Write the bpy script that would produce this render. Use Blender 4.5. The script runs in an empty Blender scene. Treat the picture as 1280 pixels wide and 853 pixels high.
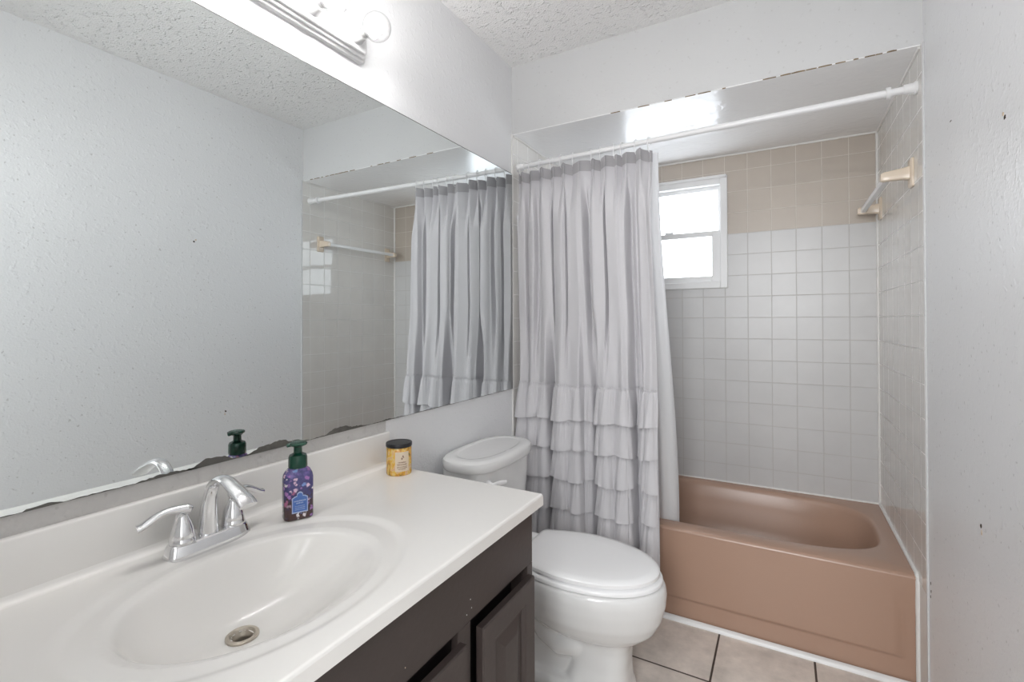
import bpy, bmesh, math, random
from mathutils import Vector, Matrix
random.seed(7)
PI = math.pi
S = bpy.context.scene
COL = S.collection

# ------------------------------------------------------------------ camera, world, lights, exposure
FPX, SHIFT = 602.23, -28.62
cam_d = bpy.data.cameras.new('camera')
cam_d.sensor_width = 36.0
cam_d.lens = FPX / 1280 * 36.0
cam_d.shift_y = SHIFT / 1280
cam_d.clip_start = 0.02
cam = bpy.data.objects.new('camera', cam_d)
COL.objects.link(cam)
cr = Vector((0.87170959, 0.49000904, -0.00367927))
cu = Vector((0.00647583, -0.00401193, 0.99997098))
cf = Vector((-0.48998006, 0.87170812, 0.00667045))
cam.matrix_world = Matrix(((cr.x, cu.x, -cf.x, 1.1283), (cr.y, cu.y, -cf.y, 0.0),
                           (cr.z, cu.z, -cf.z, 1.2505), (0, 0, 0, 1)))
S.camera = cam

BULB_E = 150.0          # emission of the glowing core of each vanity bulb
PANE_E = 4.2           # daylight in the frosted window panes
FILL_W = 41.0           # added fill light behind the camera, facing in through the doorway
EXPO = 0.50

world = bpy.data.worlds.new('world')
S.world = world
world.use_nodes = True
world.node_tree.nodes['Background'].inputs[0].default_value = (0.75, 0.85, 1.0, 1)
world.node_tree.nodes['Background'].inputs[1].default_value = 0.6

hl = bpy.data.lights.new('hall_fill_light', 'AREA')  # unseen panel added to brighten the room from the doorway
hl.shape = 'RECTANGLE'; hl.size = 1.0; hl.size_y = 1.2
hl.energy = FILL_W; hl.color = (0.96, 0.98, 1.0)
hlo = bpy.data.objects.new('hall_fill_light', hl)
COL.objects.link(hlo)
hlo.location = (1.05, -1.30, 1.70)
hlo.rotation_euler = (math.radians(82), 0, 0)

S.view_settings.view_transform = 'Standard'
S.view_settings.look = 'None'
S.view_settings.exposure = EXPO
S.view_settings.gamma = 1.0
S.view_settings.use_curve_mapping = False
S.cycles.use_denoising = True
S.cycles.max_bounces = 14
S.cycles.diffuse_bounces = 8
S.cycles.glossy_bounces = 6
S.cycles.transparent_max_bounces = 12
S.cycles.caustics_reflective = False
S.cycles.caustics_refractive = False
S.cycles.sample_clamp_indirect = 6.0

# ------------------------------------------------------------------ room numbers
W = 1.524          # room / tub alcove width
D = 2.011          # front face of the soffit over the tub
TF = 2.101         # tub apron front
DB = 2.830         # back wall
HC = 2.471         # ceiling
HS = 2.147         # alcove ceiling
YF = -0.085        # front (door) wall
CT = 0.790         # counter top
ZT = 0.381         # tub rim
TP = 0.1118        # tile pitch

# ------------------------------------------------------------------ helpers
class MB:
    """collects vertices and faces, then links them as one mesh object"""
    def __init__(s):
        s.v = []; s.f = []
    def add(s, vs, fs):
        o = len(s.v)
        s.v += [tuple(v) for v in vs]
        s.f += [tuple(i + o for i in f) for f in fs]
        return s
    def box(s, a, b, bev=0.0, seg=2):
        bm = bmesh.new()
        bmesh.ops.create_cube(bm, size=1)
        for v in bm.verts:
            v.co = Vector(((a[i] + b[i]) / 2 + v.co[i] * (b[i] - a[i]) for i in range(3)))
        if bev > 0:
            bmesh.ops.bevel(bm, geom=bm.edges[:], offset=bev, segments=seg, profile=0.5, affect='EDGES')
        bm.verts.index_update()
        s.add([v.co[:] for v in bm.verts], [[v.index for v in f.verts] for f in bm.faces])
        bm.free()
        return s
    def loft(s, rings, cap0=True, cap1=True, closed=True):
        n = len(rings[0]); vs = []; fs = []
        for r in rings: vs += list(r)
        for k in range(len(rings) - 1):
            for i in range(n if closed else n - 1):
                j = (i + 1) % n
                fs.append((k * n + i, k * n + j, (k + 1) * n + j, (k + 1) * n + i))
        if cap0: fs.append(tuple(reversed(range(n))))
        if cap1: fs.append(tuple(range((len(rings) - 1) * n, len(rings) * n)))
        return s.add(vs, fs)
    def lathe(s, prof, c, axis='z', seg=32, cap0=True, cap1=True):
        rings = []
        for r, h in prof:
            ring = []
            for i in range(seg):
                t = 2 * PI * i / seg
                a, b = r * math.cos(t), r * math.sin(t)
                if axis == 'z': ring.append((c[0] + a, c[1] + b, c[2] + h))
                elif axis == 'x': ring.append((c[0] + h, c[1] + a, c[2] + b))
                else: ring.append((c[0] + b, c[1] + h, c[2] + a))
            rings.append(ring)
        return s.loft(rings, cap0, cap1)
    def tube(s, path, rad, seg=16, flat=None, up=(0, 0, 1), caps=True):
        """rad: number or list; flat: list of (width factor, height factor)"""
        P = [Vector(p) for p in path]; n = len(P); rings = []
        up = Vector(up)
        for k in range(n):
            t = (P[min(k + 1, n - 1)] - P[max(k - 1, 0)]).normalized()
            side = t.cross(up)
            if side.length < 0.15: side = t.cross(Vector((1, 0, 0)))
            side.normalize(); nn = side.cross(t).normalized()
            r = rad[k] if isinstance(rad, (list, tuple)) else rad
            fw, fh = flat[k] if flat else (1, 1)
            rings.append([tuple(P[k] + side * (r * fw * math.cos(2 * PI * i / seg)) + nn * (r * fh * math.sin(2 * PI * i / seg))) for i in range(seg)])
        return s.loft(rings, caps, caps)
    def sphere(s, c, r, seg=24, rg=14, scale=(1, 1, 1)):
        rings = []
        for k in range(1, rg):
            a = PI * k / rg
            rings.append([(c[0] + scale[0] * r * math.sin(a) * math.cos(2 * PI * i / seg), c[1] + scale[1] * r * math.sin(a) * math.sin(2 * PI * i / seg), c[2] - scale[2] * r * math.cos(a)) for i in range(seg)])
        return s.loft(rings)
    def grid(s, fn, nu, nv):
        vs = [fn(i / nu, j / nv) for j in range(nv + 1) for i in range(nu + 1)]
        fs = [(j * (nu + 1) + i, j * (nu + 1) + i + 1, (j + 1) * (nu + 1) + i + 1, (j + 1) * (nu + 1) + i) for j in range(nv) for i in range(nu)]
        return s.add(vs, fs)
    def build(s, name, mat, parent=None, smooth=None, fix=True):
        """smooth: None flat, or the sharp angle in degrees"""
        off = world_loc(parent)
        me = bpy.data.meshes.new(name)
        me.from_pydata([(v[0] - off[0], v[1] - off[1], v[2] - off[2]) for v in s.v], [], s.f)
        if fix:
            bm = bmesh.new(); bm.from_mesh(me)
            bmesh.ops.recalc_face_normals(bm, faces=bm.faces[:])
            bm.to_mesh(me); bm.free()
        if smooth is not None:
            me.polygons.foreach_set('use_smooth', [True] * len(me.polygons))
            me.set_sharp_from_angle(angle=math.radians(smooth))
        me.materials.append(mat)
        o = bpy.data.objects.new(name, me)
        COL.objects.link(o)
        o.parent = parent
        return o

def world_loc(o):
    p = Vector((0, 0, 0))
    while o is not None:
        p += o.location; o = o.parent
    return p

def thing(name, loc, label, cat, group=None):
    o = bpy.data.objects.new(name, None)
    COL.objects.link(o)
    o.empty_display_size = 0.05
    o.location = loc
    return tag(o, label, cat, group)

def tag(o, label=None, cat=None, group=None, kind=None):
    if label: o['label'] = label
    if cat: o['category'] = cat
    if group: o['group'] = group
    if kind: o['kind'] = kind
    return o

def struct(o):
    o['kind'] = 'structure'
    return o

def rrect(cx, cy, hx, hy, r, z, seg=6):
    """rounded rectangle ring in the xy plane"""
    out = []
    for sx, sy, a0 in ((1, 1, 0), (-1, 1, PI / 2), (-1, -1, PI), (1, -1, 3 * PI / 2)):
        for k in range(seg + 1):
            a = a0 + PI / 2 * k / seg
            out.append((cx + sx * (hx - r) + r * math.cos(a), cy + sy * (hy - r) + r * math.sin(a), z))
    return out

def superell(cx, cy, hx, hy, n, z, seg=64):
    out = []
    for i in range(seg):
        t = 2 * PI * i / seg
        c, s_ = math.cos(t), math.sin(t)
        out.append((cx + hx * math.copysign(abs(c) ** (2 / n), c), cy + hy * math.copysign(abs(s_) ** (2 / n), s_), z))
    return out

def sstep(a, b, x):
    t = min(1.0, max(0.0, (x - a) / (b - a)))
    return t * t * (3 - 2 * t)

# ------------------------------------------------------------------ materials
def new_mat(name):
    m = bpy.data.materials.new(name)
    m.use_nodes = True
    nt = m.node_tree
    return m, nt, nt.nodes['Principled BSDF']

def N(nt, typ, **kw):
    n = nt.nodes.new(typ)
    for k, v in kw.items():
        if k.startswith('i_'):
            n.inputs[k[2:].replace('_', ' ')].default_value = v
        else:
            setattr(n, k, v)
    return n

def simple(name, col, rough=0.5, metal=0.0, spec=0.5, coat=0.0, bump=None, vary=0.0, vscale=8.0):
    """principled material with optional noise bump (scale, distance) and colour variation"""
    m, nt, p = new_mat(name)
    p.inputs['Base Color'].default_value = (*col, 1)
    p.inputs['Roughness'].default_value = rough
    p.inputs['Metallic'].default_value = metal
    p.inputs['Specular IOR Level'].default_value = spec
    p.inputs['Coat Weight'].default_value = coat
    p.inputs['Coat Roughness'].default_value = 0.05
    tc = N(nt, 'ShaderNodeTexCoord')
    nz = N(nt, 'ShaderNodeTexNoise', i_Scale=vscale, i_Detail=4.0)
    nt.links.new(tc.outputs['Object'], nz.inputs['Vector'])
    if vary > 0:
        mx = N(nt, 'ShaderNodeMix', data_type='RGBA')
        mx.inputs[6].default_value = (*[c * (1 - vary) for c in col], 1)
        mx.inputs[7].default_value = (*[min(1, c * (1 + vary)) for c in col], 1)
        nt.links.new(nz.outputs['Fac'], mx.inputs[0])
        nt.links.new(mx.outputs[2], p.inputs['Base Color'])
    if bump:
        nb = N(nt, 'ShaderNodeTexNoise', i_Scale=bump[0], i_Detail=3.0)
        nt.links.new(tc.outputs['Object'], nb.inputs['Vector'])
        b = N(nt, 'ShaderNodeBump', i_Strength=1.0, i_Distance=bump[1])
        nt.links.new(nb.outputs['Fac'], b.inputs['Height'])
        nt.links.new(b.outputs['Normal'], p.inputs['Normal'])
    return m

def paint_mat(name, col, rough, scale, dist, specks=0.0, blotch=0.0):
    """painted wall: orange-peel bump, sparse raised blobs, sparse dirt specks"""
    m, nt, p = new_mat(name)
    L = nt.links.new
    tc = N(nt, 'ShaderNodeTexCoord')
    n1 = N(nt, 'ShaderNodeTexNoise', i_Scale=scale, i_Detail=2.0, i_Roughness=0.5)
    n2 = N(nt, 'ShaderNodeTexNoise', i_Scale=scale * 0.33, i_Detail=2.0)
    L(tc.outputs['Object'], n1.inputs['Vector']); L(tc.outputs['Object'], n2.inputs['Vector'])
    r2 = N(nt, 'ShaderNodeMapRange', i_From_Min=0.56, i_From_Max=0.72)
    L(n2.outputs['Fac'], r2.inputs['Value'])
    ad = N(nt, 'ShaderNodeMath', operation='ADD')
    L(n1.outputs['Fac'], ad.inputs[0]); L(r2.outputs[0], ad.inputs[1])
    b = N(nt, 'ShaderNodeBump', i_Strength=1.0, i_Distance=dist)
    L(ad.outputs[0], b.inputs['Height']); L(b.outputs['Normal'], p.inputs['Normal'])
    big = N(nt, 'ShaderNodeTexNoise', i_Scale=3.0, i_Detail=3.0)
    L(tc.outputs['Object'], big.inputs['Vector'])
    mx = N(nt, 'ShaderNodeMix', data_type='RGBA')
    mx.inputs[6].default_value = (*[c * (1 - blotch) for c in col], 1)
    mx.inputs[7].default_value = (*[c * (1 + blotch) for c in col], 1)
    L(big.outputs['Fac'], mx.inputs[0])
    out = mx.outputs[2]
    if specks > 0:
        sp = N(nt, 'ShaderNodeTexNoise', i_Scale=70.0, i_Detail=1.0)
        L(tc.outputs['Object'], sp.inputs['Vector'])
        sr = N(nt, 'ShaderNodeMapRange', i_From_Min=0.70, i_From_Max=0.76)
        L(sp.outputs['Fac'], sr.inputs['Value'])
        ml = N(nt, 'ShaderNodeMath', operation='MULTIPLY'); ml.inputs[1].default_value = specks
        L(sr.outputs[0], ml.inputs[0])
        m2 = N(nt, 'ShaderNodeMix', data_type='RGBA')
        m2.inputs[7].default_value = (0.16, 0.15, 0.13, 1)
        L(ml.outputs[0], m2.inputs[0]); L(out, m2.inputs[6])
        out = m2.outputs[2]
    L(out, p.inputs['Base Color'])
    p.inputs['Roughness'].default_value = rough
    return m

def tile_mat(name, ua, va, ushift, vshift, w, h, c1, c2, grout, rough=0.15, mortar=0.0022, split=None, cu=None, gu=None, bdist=0.0012, mottle=0.03, mscale=5.0, detail=3.0):
    """square ceramic tile from object coordinates; ua, va pick the two axes; above height `split` the tile has colour cu, grout gu"""
    m, nt, p = new_mat(name)
    L = nt.links.new
    tc = N(nt, 'ShaderNodeTexCoord')
    sx = N(nt, 'ShaderNodeSeparateXYZ'); L(tc.outputs['Object'], sx.inputs[0])
    cb = N(nt, 'ShaderNodeCombineXYZ')
    for k, (ax, sh) in enumerate(((ua, ushift), (va, vshift))):
        a = N(nt, 'ShaderNodeMath', operation='ADD'); a.inputs[1].default_value = sh
        L(sx.outputs[ax], a.inputs[0]); L(a.outputs[0], cb.inputs[k])
    br = N(nt, 'ShaderNodeTexBrick', offset=0.0, squash=1.0)
    br.inputs['Scale'].default_value = 1.0
    br.inputs['Mortar Size'].default_value = mortar
    br.inputs['Mortar Smooth'].default_value = 0.25
    br.inputs['Brick Width'].default_value = w
    br.inputs['Row Height'].default_value = h
    br.inputs['Bias'].default_value = 0.0
    L(cb.outputs[0], br.inputs['Vector'])
    br.inputs['Color1'].default_value = (*c1, 1); br.inputs['Color2'].default_value = (*c2, 1)
    br.inputs['Mortar'].default_value = (*grout, 1)
    out = br.outputs['Color']
    if split is not None:
        b2 = N(nt, 'ShaderNodeTexBrick', offset=0.0, squash=1.0)
        for k in ('Scale', 'Mortar Size', 'Mortar Smooth', 'Brick Width', 'Row Height', 'Bias'):
            b2.inputs[k].default_value = br.inputs[k].default_value
        L(cb.outputs[0], b2.inputs['Vector'])
        b2.inputs['Color1'].default_value = (*cu, 1); b2.inputs['Color2'].default_value = (*[c * 0.96 for c in cu], 1)
        b2.inputs['Mortar'].default_value = (*gu, 1)
        gt = N(nt, 'ShaderNodeMath', operation='GREATER_THAN'); gt.inputs[1].default_value = split
        L(sx.outputs[2], gt.inputs[0])
        mx = N(nt, 'ShaderNodeMix', data_type='RGBA')
        L(gt.outputs[0], mx.inputs[0]); L(out, mx.inputs[6]); L(b2.outputs['Color'], mx.inputs[7])
        out = mx.outputs[2]
    nz = N(nt, 'ShaderNodeTexNoise', i_Scale=mscale, i_Detail=detail, i_Roughness=0.65)
    L(tc.outputs['Object'], nz.inputs['Vector'])
    mr = N(nt, 'ShaderNodeMapRange', i_From_Min=0.3, i_From_Max=0.7, i_To_Min=1 - mottle, i_To_Max=1 + mottle)
    L(nz.outputs['Fac'], mr.inputs['Value'])
    vm = N(nt, 'ShaderNodeVectorMath', operation='SCALE')
    L(out, vm.inputs[0]); L(mr.outputs[0], vm.inputs['Scale'])
    L(vm.outputs[0], p.inputs['Base Color'])
    inv = N(nt, 'ShaderNodeMath', operation='SUBTRACT'); inv.inputs[0].default_value = 1.0
    L(br.outputs['Fac'], inv.inputs[1])
    wav = N(nt, 'ShaderNodeTexNoise', i_Scale=9.0, i_Detail=1.0)
    L(tc.outputs['Object'], wav.inputs['Vector'])
    wm = N(nt, 'ShaderNodeMath', operation='MULTIPLY_ADD'); wm.inputs[1].default_value = 0.6
    L(wav.outputs['Fac'], wm.inputs[0]); L(inv.outputs[0], wm.inputs[2])
    b = N(nt, 'ShaderNodeBump', i_Strength=1.0, i_Distance=bdist)
    L(wm.outputs[0], b.inputs['Height']); L(b.outputs['Normal'], p.inputs['Normal'])
    rg = N(nt, 'ShaderNodeMapRange', i_To_Min=rough, i_To_Max=0.7)
    L(br.outputs['Fac'], rg.inputs['Value']); L(rg.outputs[0], p.inputs['Roughness'])
    return m

M = {}
M['wall'] = paint_mat('wall_paint', (0.785, 0.79, 0.80), 0.36, 130, 0.0007, specks=0.32, blotch=0.03)
M['wall_mirror_side'] = paint_mat('mirror_wall_paint', (0.775, 0.78, 0.79), 0.36, 130, 0.0007, specks=0.06, blotch=0.02)
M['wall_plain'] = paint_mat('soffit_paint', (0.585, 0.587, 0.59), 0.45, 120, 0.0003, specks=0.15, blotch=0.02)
M['alcove_ceiling'] = paint_mat('alcove_gloss_paint', (0.86, 0.86, 0.865), 0.20, 40, 0.0008, blotch=0.02)
M['popcorn'] = paint_mat('popcorn_ceiling', (0.87, 0.865, 0.86), 0.9, 150, 0.0045, blotch=0.02)
bx = -0.0697
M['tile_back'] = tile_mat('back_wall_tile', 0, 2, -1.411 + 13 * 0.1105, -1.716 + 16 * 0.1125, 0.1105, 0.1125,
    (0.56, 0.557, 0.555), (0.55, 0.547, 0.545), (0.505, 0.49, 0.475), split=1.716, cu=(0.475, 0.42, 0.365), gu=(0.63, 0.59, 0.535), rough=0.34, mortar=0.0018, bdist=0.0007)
M['tile_side'] = tile_mat('side_wall_tile', 1, 2, -DB + 26 * 0.1105, -1.716 + 16 * 0.1125, 0.1105, 0.1125,
    (0.71, 0.69, 0.66), (0.695, 0.675, 0.645), (0.80, 0.79, 0.77), rough=0.04)
M['floor'] = tile_mat('floor_tile', 0, 1, -0.900 + 3 * 0.322, -1.792 + 6 * 0.322, 0.322, 0.322,
    (0.68, 0.615, 0.56), (0.64, 0.58, 0.525), (0.075, 0.055, 0.045), rough=0.35, mortar=0.004, mottle=0.22, mscale=9.0, detail=8.0)
M['porcelain'] = simple('white_porcelain', (0.74, 0.74, 0.735), 0.10, coat=0.3)
M['seat_plastic'] = simple('white_seat_plastic', (0.87, 0.87, 0.875), 0.22)
M['marble'] = simple('cultured_marble', (0.80, 0.785, 0.76), 0.16, vary=0.012, vscale=6)
M['chrome'] = simple('chrome', (0.80, 0.80, 0.81), 0.09, metal=1.0)
M['worn_chrome'] = simple('worn_drain_metal', (0.50, 0.45, 0.38), 0.35, metal=0.7, vary=0.3, vscale=90)
M['black'] = simple('black_void', (0.012, 0.011, 0.010), 0.6)
M['cabinet'] = simple('dark_brown_cabinet_paint', (0.047, 0.035, 0.032), 0.42, bump=(60, 0.0004), vary=0.06)
M['gap_shade'] = simple('cabinet_gap_shade', (0.016, 0.012, 0.011), 0.7)  # shade of the cabinet interior put into the colour
M['tub'] = simple('tan_pink_enamel', (0.385, 0.248, 0.182), 0.27, vary=0.02, vscale=4)
M['caulk'] = simple('white_caulk', (0.74, 0.73, 0.71), 0.45, bump=(120, 0.001))
M['white_plastic'] = simple('white_plastic', (0.78, 0.78, 0.785), 0.28)
M['white_trim'] = simple('white_enamel_trim', (0.76, 0.76, 0.76), 0.3)
M['cream_ceramic'] = simple('cream_ceramic', (0.66, 0.56, 0.45), 0.18)
M['brown_stain'] = simple('brown_crack', (0.20, 0.14, 0.075), 0.8, vary=0.6, vscale=40)
M['dark_chip'] = simple('dark_wall_hole', (0.05, 0.035, 0.025), 0.9)
M['chip_plaster'] = simple('exposed_plaster', (0.62, 0.50, 0.38), 0.9)
M['green_plastic'] = simple('dark_green_plastic', (0.004, 0.052, 0.030), 0.25)
M['black_metal'] = simple('black_lid_metal', (0.010, 0.010, 0.012), 0.35)
M['cream_paper'] = simple('cream_label_paper', (0.66, 0.55, 0.42), 0.5)
M['brown_ink'] = simple('brown_ink', (0.24, 0.15, 0.11), 0.6)
M['label_blue'] = simple('blue_label', (0.065, 0.15, 0.44), 0.4, vary=0.25, vscale=120)
M['label_edge'] = simple('pale_blue_ink', (0.40, 0.47, 0.66), 0.4)
M['hall'] = simple('hall_paint', (0.72, 0.72, 0.71), 0.7)
M['desilver'] = simple('tarnished_mirror_edge', (0.10, 0.095, 0.085), 0.5, vary=0.5, vscale=60)
M['mirror_edge'] = simple('dark_mirror_backing', (0.03, 0.03, 0.03), 0.5)
m, nt, p = new_mat('mirror_silver')
p.inputs['Base Color'].default_value = (0.83, 0.865, 0.865, 1); p.inputs['Metallic'].default_value = 1; p.inputs['Roughness'].default_value = 0.0
M['mirror'] = m

def fabric(name, col, trans, weave=900):
    m, nt, p = new_mat(name)
    L = nt.links.new
    p.inputs['Base Color'].default_value = (*col, 1); p.inputs['Roughness'].default_value = 0.75
    p.inputs['Sheen Weight'].default_value = 0.15
    tr = N(nt, 'ShaderNodeBsdfTranslucent'); tr.inputs[0].default_value = (*col, 1)
    mx = N(nt, 'ShaderNodeMixShader'); mx.inputs[0].default_value = trans
    L(p.outputs[0], mx.inputs[1]); L(tr.outputs[0], mx.inputs[2])
    L(mx.outputs[0], nt.nodes['Material Output'].inputs[0])
    tc = N(nt, 'ShaderNodeTexCoord')
    mp = N(nt, 'ShaderNodeMapping'); mp.inputs['Scale'].default_value = (90, 90, 6)
    L(tc.outputs['Object'], mp.inputs[0])
    nz = N(nt, 'ShaderNodeTexNoise', i_Scale=1.0, i_Detail=3.0)
    L(mp.outputs[0], nz.inputs['Vector'])
    b = N(nt, 'ShaderNodeBump', i_Strength=0.5, i_Distance=0.0007)
    L(nz.outputs['Fac'], b.inputs['Height'])
    L(b.outputs[0], p.inputs['Normal']); L(b.outputs[0], tr.inputs['Normal'])
    return m
M['curtain'] = fabric('grey_curtain_fabric', (0.60, 0.59, 0.61), 0.06)
M['curtain_band'] = fabric('doubled_fabric_shaded', (0.40, 0.39, 0.405), 0.02)  # doubled header; its weaker backlight is put into a darker base colour
M['liner'] = fabric('white_liner_vinyl', (0.80, 0.80, 0.81), 0.35)

def clear_mat(name, tint, gloss_rough=0.03, base=0.06):
    """thin clear wall: transparent with a fresnel reflection"""
    m, nt, p = new_mat(name)
    L = nt.links.new
    nt.nodes.remove(p)
    t = N(nt, 'ShaderNodeBsdfTransparent'); t.inputs[0].default_value = (*tint, 1)
    g = N(nt, 'ShaderNodeBsdfGlossy'); g.inputs['Roughness'].default_value = gloss_rough
    f = N(nt, 'ShaderNodeLayerWeight'); f.inputs[0].default_value = 0.25
    a = N(nt, 'ShaderNodeMath', operation='MULTIPLY_ADD'); a.inputs[1].default_value = 0.5; a.inputs[2].default_value = base
    L(f.outputs['Facing'], a.inputs[0])
    mx = N(nt, 'ShaderNodeMixShader')
    L(a.outputs[0], mx.inputs[0]); L(t.outputs[0], mx.inputs[1]); L(g.outputs[0], mx.inputs[2])
    L(mx.outputs[0], nt.nodes['Material Output'].inputs[0])
    return m
M['bulb_glass'] = clear_mat('bulb_glass', (0.96, 0.96, 0.96))
_nt = M['bulb_glass'].node_tree
_lw = N(_nt, 'ShaderNodeLayerWeight'); _lw.inputs[0].default_value = 0.35
_rp = N(_nt, 'ShaderNodeValToRGB')
_rp.color_ramp.elements[0].position = 0.35; _rp.color_ramp.elements[0].color = (0.98, 0.98, 0.98, 1)
_rp.color_ramp.elements[1].position = 0.95; _rp.color_ramp.elements[1].color = (0.66, 0.66, 0.67, 1)
_nt.links.new(_lw.outputs['Facing'], _rp.inputs[0])
_nt.links.new(_rp.outputs[0], [n_ for n_ in _nt.nodes if n_.type == 'BSDF_TRANSPARENT'][0].inputs[0])
M['clear_bar'] = clear_mat('clear_acrylic', (0.86, 0.87, 0.88), base=0.16)

def emis(name, col, e):
    m, nt, p = new_mat(name)
    p.inputs['Base Color'].default_value = (0, 0, 0, 1)
    p.inputs['Emission Color'].default_value = (*col, 1)
    p.inputs['Emission Strength'].default_value = e
    p.inputs['Roughness'].default_value = 0.25
    return m, nt, p
M['glow'] = emis('bulb_glow', (1.0, 0.985, 0.965), BULB_E)[0]
m, nt, p = emis('frosted_daylight_pane', (0.88, 0.94, 1.0), PANE_E)
M['pane'] = m

# flower print of the soap bottle: indigo above, dark wood below, scattered blossoms
m, nt, p = new_mat('floral_bottle_print')
L = nt.links.new
tc = N(nt, 'ShaderNodeTexCoord'); sp = N(nt, 'ShaderNodeSeparateXYZ'); L(tc.outputs['Object'], sp.inputs[0])
nd = N(nt, 'ShaderNodeTexNoise', i_Scale=130.0, i_Detail=2.0); L(tc.outputs['Object'], nd.inputs['Vector'])
nv = N(nt, 'ShaderNodeVectorMath', operation='SCALE'); nv.inputs['Scale'].default_value = 0.013; L(nd.outputs['Color'], nv.inputs[0])
na = N(nt, 'ShaderNodeVectorMath', operation='ADD'); L(tc.outputs['Object'], na.inputs[0]); L(nv.outputs[0], na.inputs[1])
vo = N(nt, 'ShaderNodeTexVoronoi', i_Scale=82.0); L(na.outputs[0], vo.inputs['Vector'])
nz = N(nt, 'ShaderNodeTexNoise', i_Scale=110.0, i_Detail=4.0); L(tc.outputs['Object'], nz.inputs['Vector'])
r1 = N(nt, 'ShaderNodeValToRGB')
e = r1.color_ramp.elements
e[0].position = 0.0; e[0].color = (0.07, 0.035, 0.03, 1)
e[1].position = 1.0; e[1].color = (0.20, 0.14, 0.40, 1)
x = e.new(0.30); x.color = (0.06, 0.035, 0.045, 1)
x = e.new(0.46); x.color = (0.055, 0.05, 0.16, 1)
x = e.new(0.72); x.color = (0.075, 0.07, 0.20, 1)
mr = N(nt, 'ShaderNodeMapRange', i_From_Min=0.0, i_From_Max=0.135); L(sp.outputs[2], mr.inputs['Value'])
ad = N(nt, 'ShaderNodeMath', operation='MULTIPLY_ADD'); ad.inputs[1].default_value = 0.75
nzc = N(nt, 'ShaderNodeMath', operation='SUBTRACT'); nzc.inputs[1].default_value = 0.5
L(nz.outputs['Fac'], nzc.inputs[0]); L(nzc.outputs[0], ad.inputs[0]); L(mr.outputs[0], ad.inputs[2]); L(ad.outputs[0], r1.inputs[0])
fl = N(nt, 'ShaderNodeMapRange', i_From_Min=0.30, i_From_Max=0.46, i_To_Min=1.0, i_To_Max=0.0); L(vo.outputs['Distance'], fl.inputs['Value'])
hs = N(nt, 'ShaderNodeSeparateColor'); L(vo.outputs['Color'], hs.inputs[0])
gt = N(nt, 'ShaderNodeMapRange', i_From_Min=0.22, i_From_Max=0.3); L(hs.outputs[0], gt.inputs['Value'])
fm = N(nt, 'ShaderNodeMath', operation='MULTIPLY'); L(fl.outputs[0], fm.inputs[0]); L(gt.outputs[0], fm.inputs[1])
r2 = N(nt, 'ShaderNodeValToRGB'); r2.color_ramp.interpolation = 'CONSTANT'
e = r2.color_ramp.elements
e[0].color = (0.72, 0.52, 0.66, 1); e[1].position = 0.8; e[1].color = (0.36, 0.18, 0.45, 1)
for pos, c in ((0.22, (0.20, 0.30, 0.60, 1)), (0.42, (0.78, 0.74, 0.76, 1)), (0.6, (0.40, 0.13, 0.25, 1))):
    x = e.new(pos); x.color = c
L(hs.outputs[1], r2.inputs[0])
mx = N(nt, 'ShaderNodeMix', data_type='RGBA'); L(fm.outputs[0], mx.inputs[0]); L(r1.outputs[0], mx.inputs[6]); L(r2.outputs[0], mx.inputs[7])
L(mx.outputs[2], p.inputs['Base Color']); p.inputs['Roughness'].default_value = 0.14
M['soap_print'] = m
# candle print: yellow and orange blossoms with green leaves
m, nt, p = new_mat('yellow_floral_print')
L = nt.links.new
tc = N(nt, 'ShaderNodeTexCoord')
mp = N(nt, 'ShaderNodeMapping'); mp.inputs['Scale'].default_value = (1, 1, 0.6); L(tc.outputs['Object'], mp.inputs[0])
nz = N(nt, 'ShaderNodeTexNoise', i_Scale=46.0, i_Detail=3.0, i_Distortion=1.6); L(mp.outputs[0], nz.inputs['Vector'])
r1 = N(nt, 'ShaderNodeValToRGB'); e = r1.color_ramp.elements
e[0].position = 0.25; e[0].color = (0.10, 0.05, 0.02, 1); e[1].position = 0.78; e[1].color = (0.72, 0.62, 0.32, 1)
for pos, c in ((0.33, (0.20, 0.20, 0.03, 1)), (0.40, (0.60, 0.28, 0.06, 1)), (0.50, (0.70, 0.40, 0.05, 1)), (0.56, (0.70, 0.55, 0.20, 1)), (0.62, (0.66, 0.36, 0.22, 1))):
    x = e.new(pos); x.color = c
L(nz.outputs['Fac'], r1.inputs[0]); L(r1.outputs[0], p.inputs['Base Color']); p.inputs['Roughness'].default_value = 0.18
M['candle_print'] = m
# dried residue on the wall strip under the mirror
M['residue'] = paint_mat('rough_wall_strip', (0.56, 0.545, 0.53), 0.75, 60, 0.0035, specks=0.2, blotch=0.08)

# ------------------------------------------------------------------ room shell
T = 0.10
wl = struct(MB().box((-T, YF - 0.1, 0), (0, DB + T, HC)).build('wall_left', M['wall_mirror_side']))
struct(MB().box((0, D, 0.30), (0.006, DB, HS)).build('tile_panel', M['tile_side'], wl))
struct(MB().box((0.0, -0.07, 0.80), (0.0015, 1.165, 0.9297)).build('rough_strip', M['residue'], wl))
wr = struct(MB().box((W + 0.006, YF - 0.1, 0), (W + T, DB + T, HC)).build('wall_right', M['wall']))
struct(MB().box((W, D - 0.008, ZT - 0.012), (W + 0.006, TF + 0.01, HS)).box((W, TF + 0.01, 0.0), (W + 0.006, DB, HS)).build('tile_panel', M['tile_side'], wr))
# back wall with the window opening
WX0, WX1, WZ0, WZ1 = 0.262, 0.872, 1.427, 2.035
wb = MB()
wb.box((-T, DB, 0), (WX0, DB + T, HC)); wb.box((WX1, DB, 0), (W + T, DB + T, HC))
wb.box((WX0, DB, 0), (WX1, DB + T, WZ0)); wb.box((WX0, DB, WZ1), (WX1, DB + T, HC))
struct(wb.build('wall_back', M['tile_back']))
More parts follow.
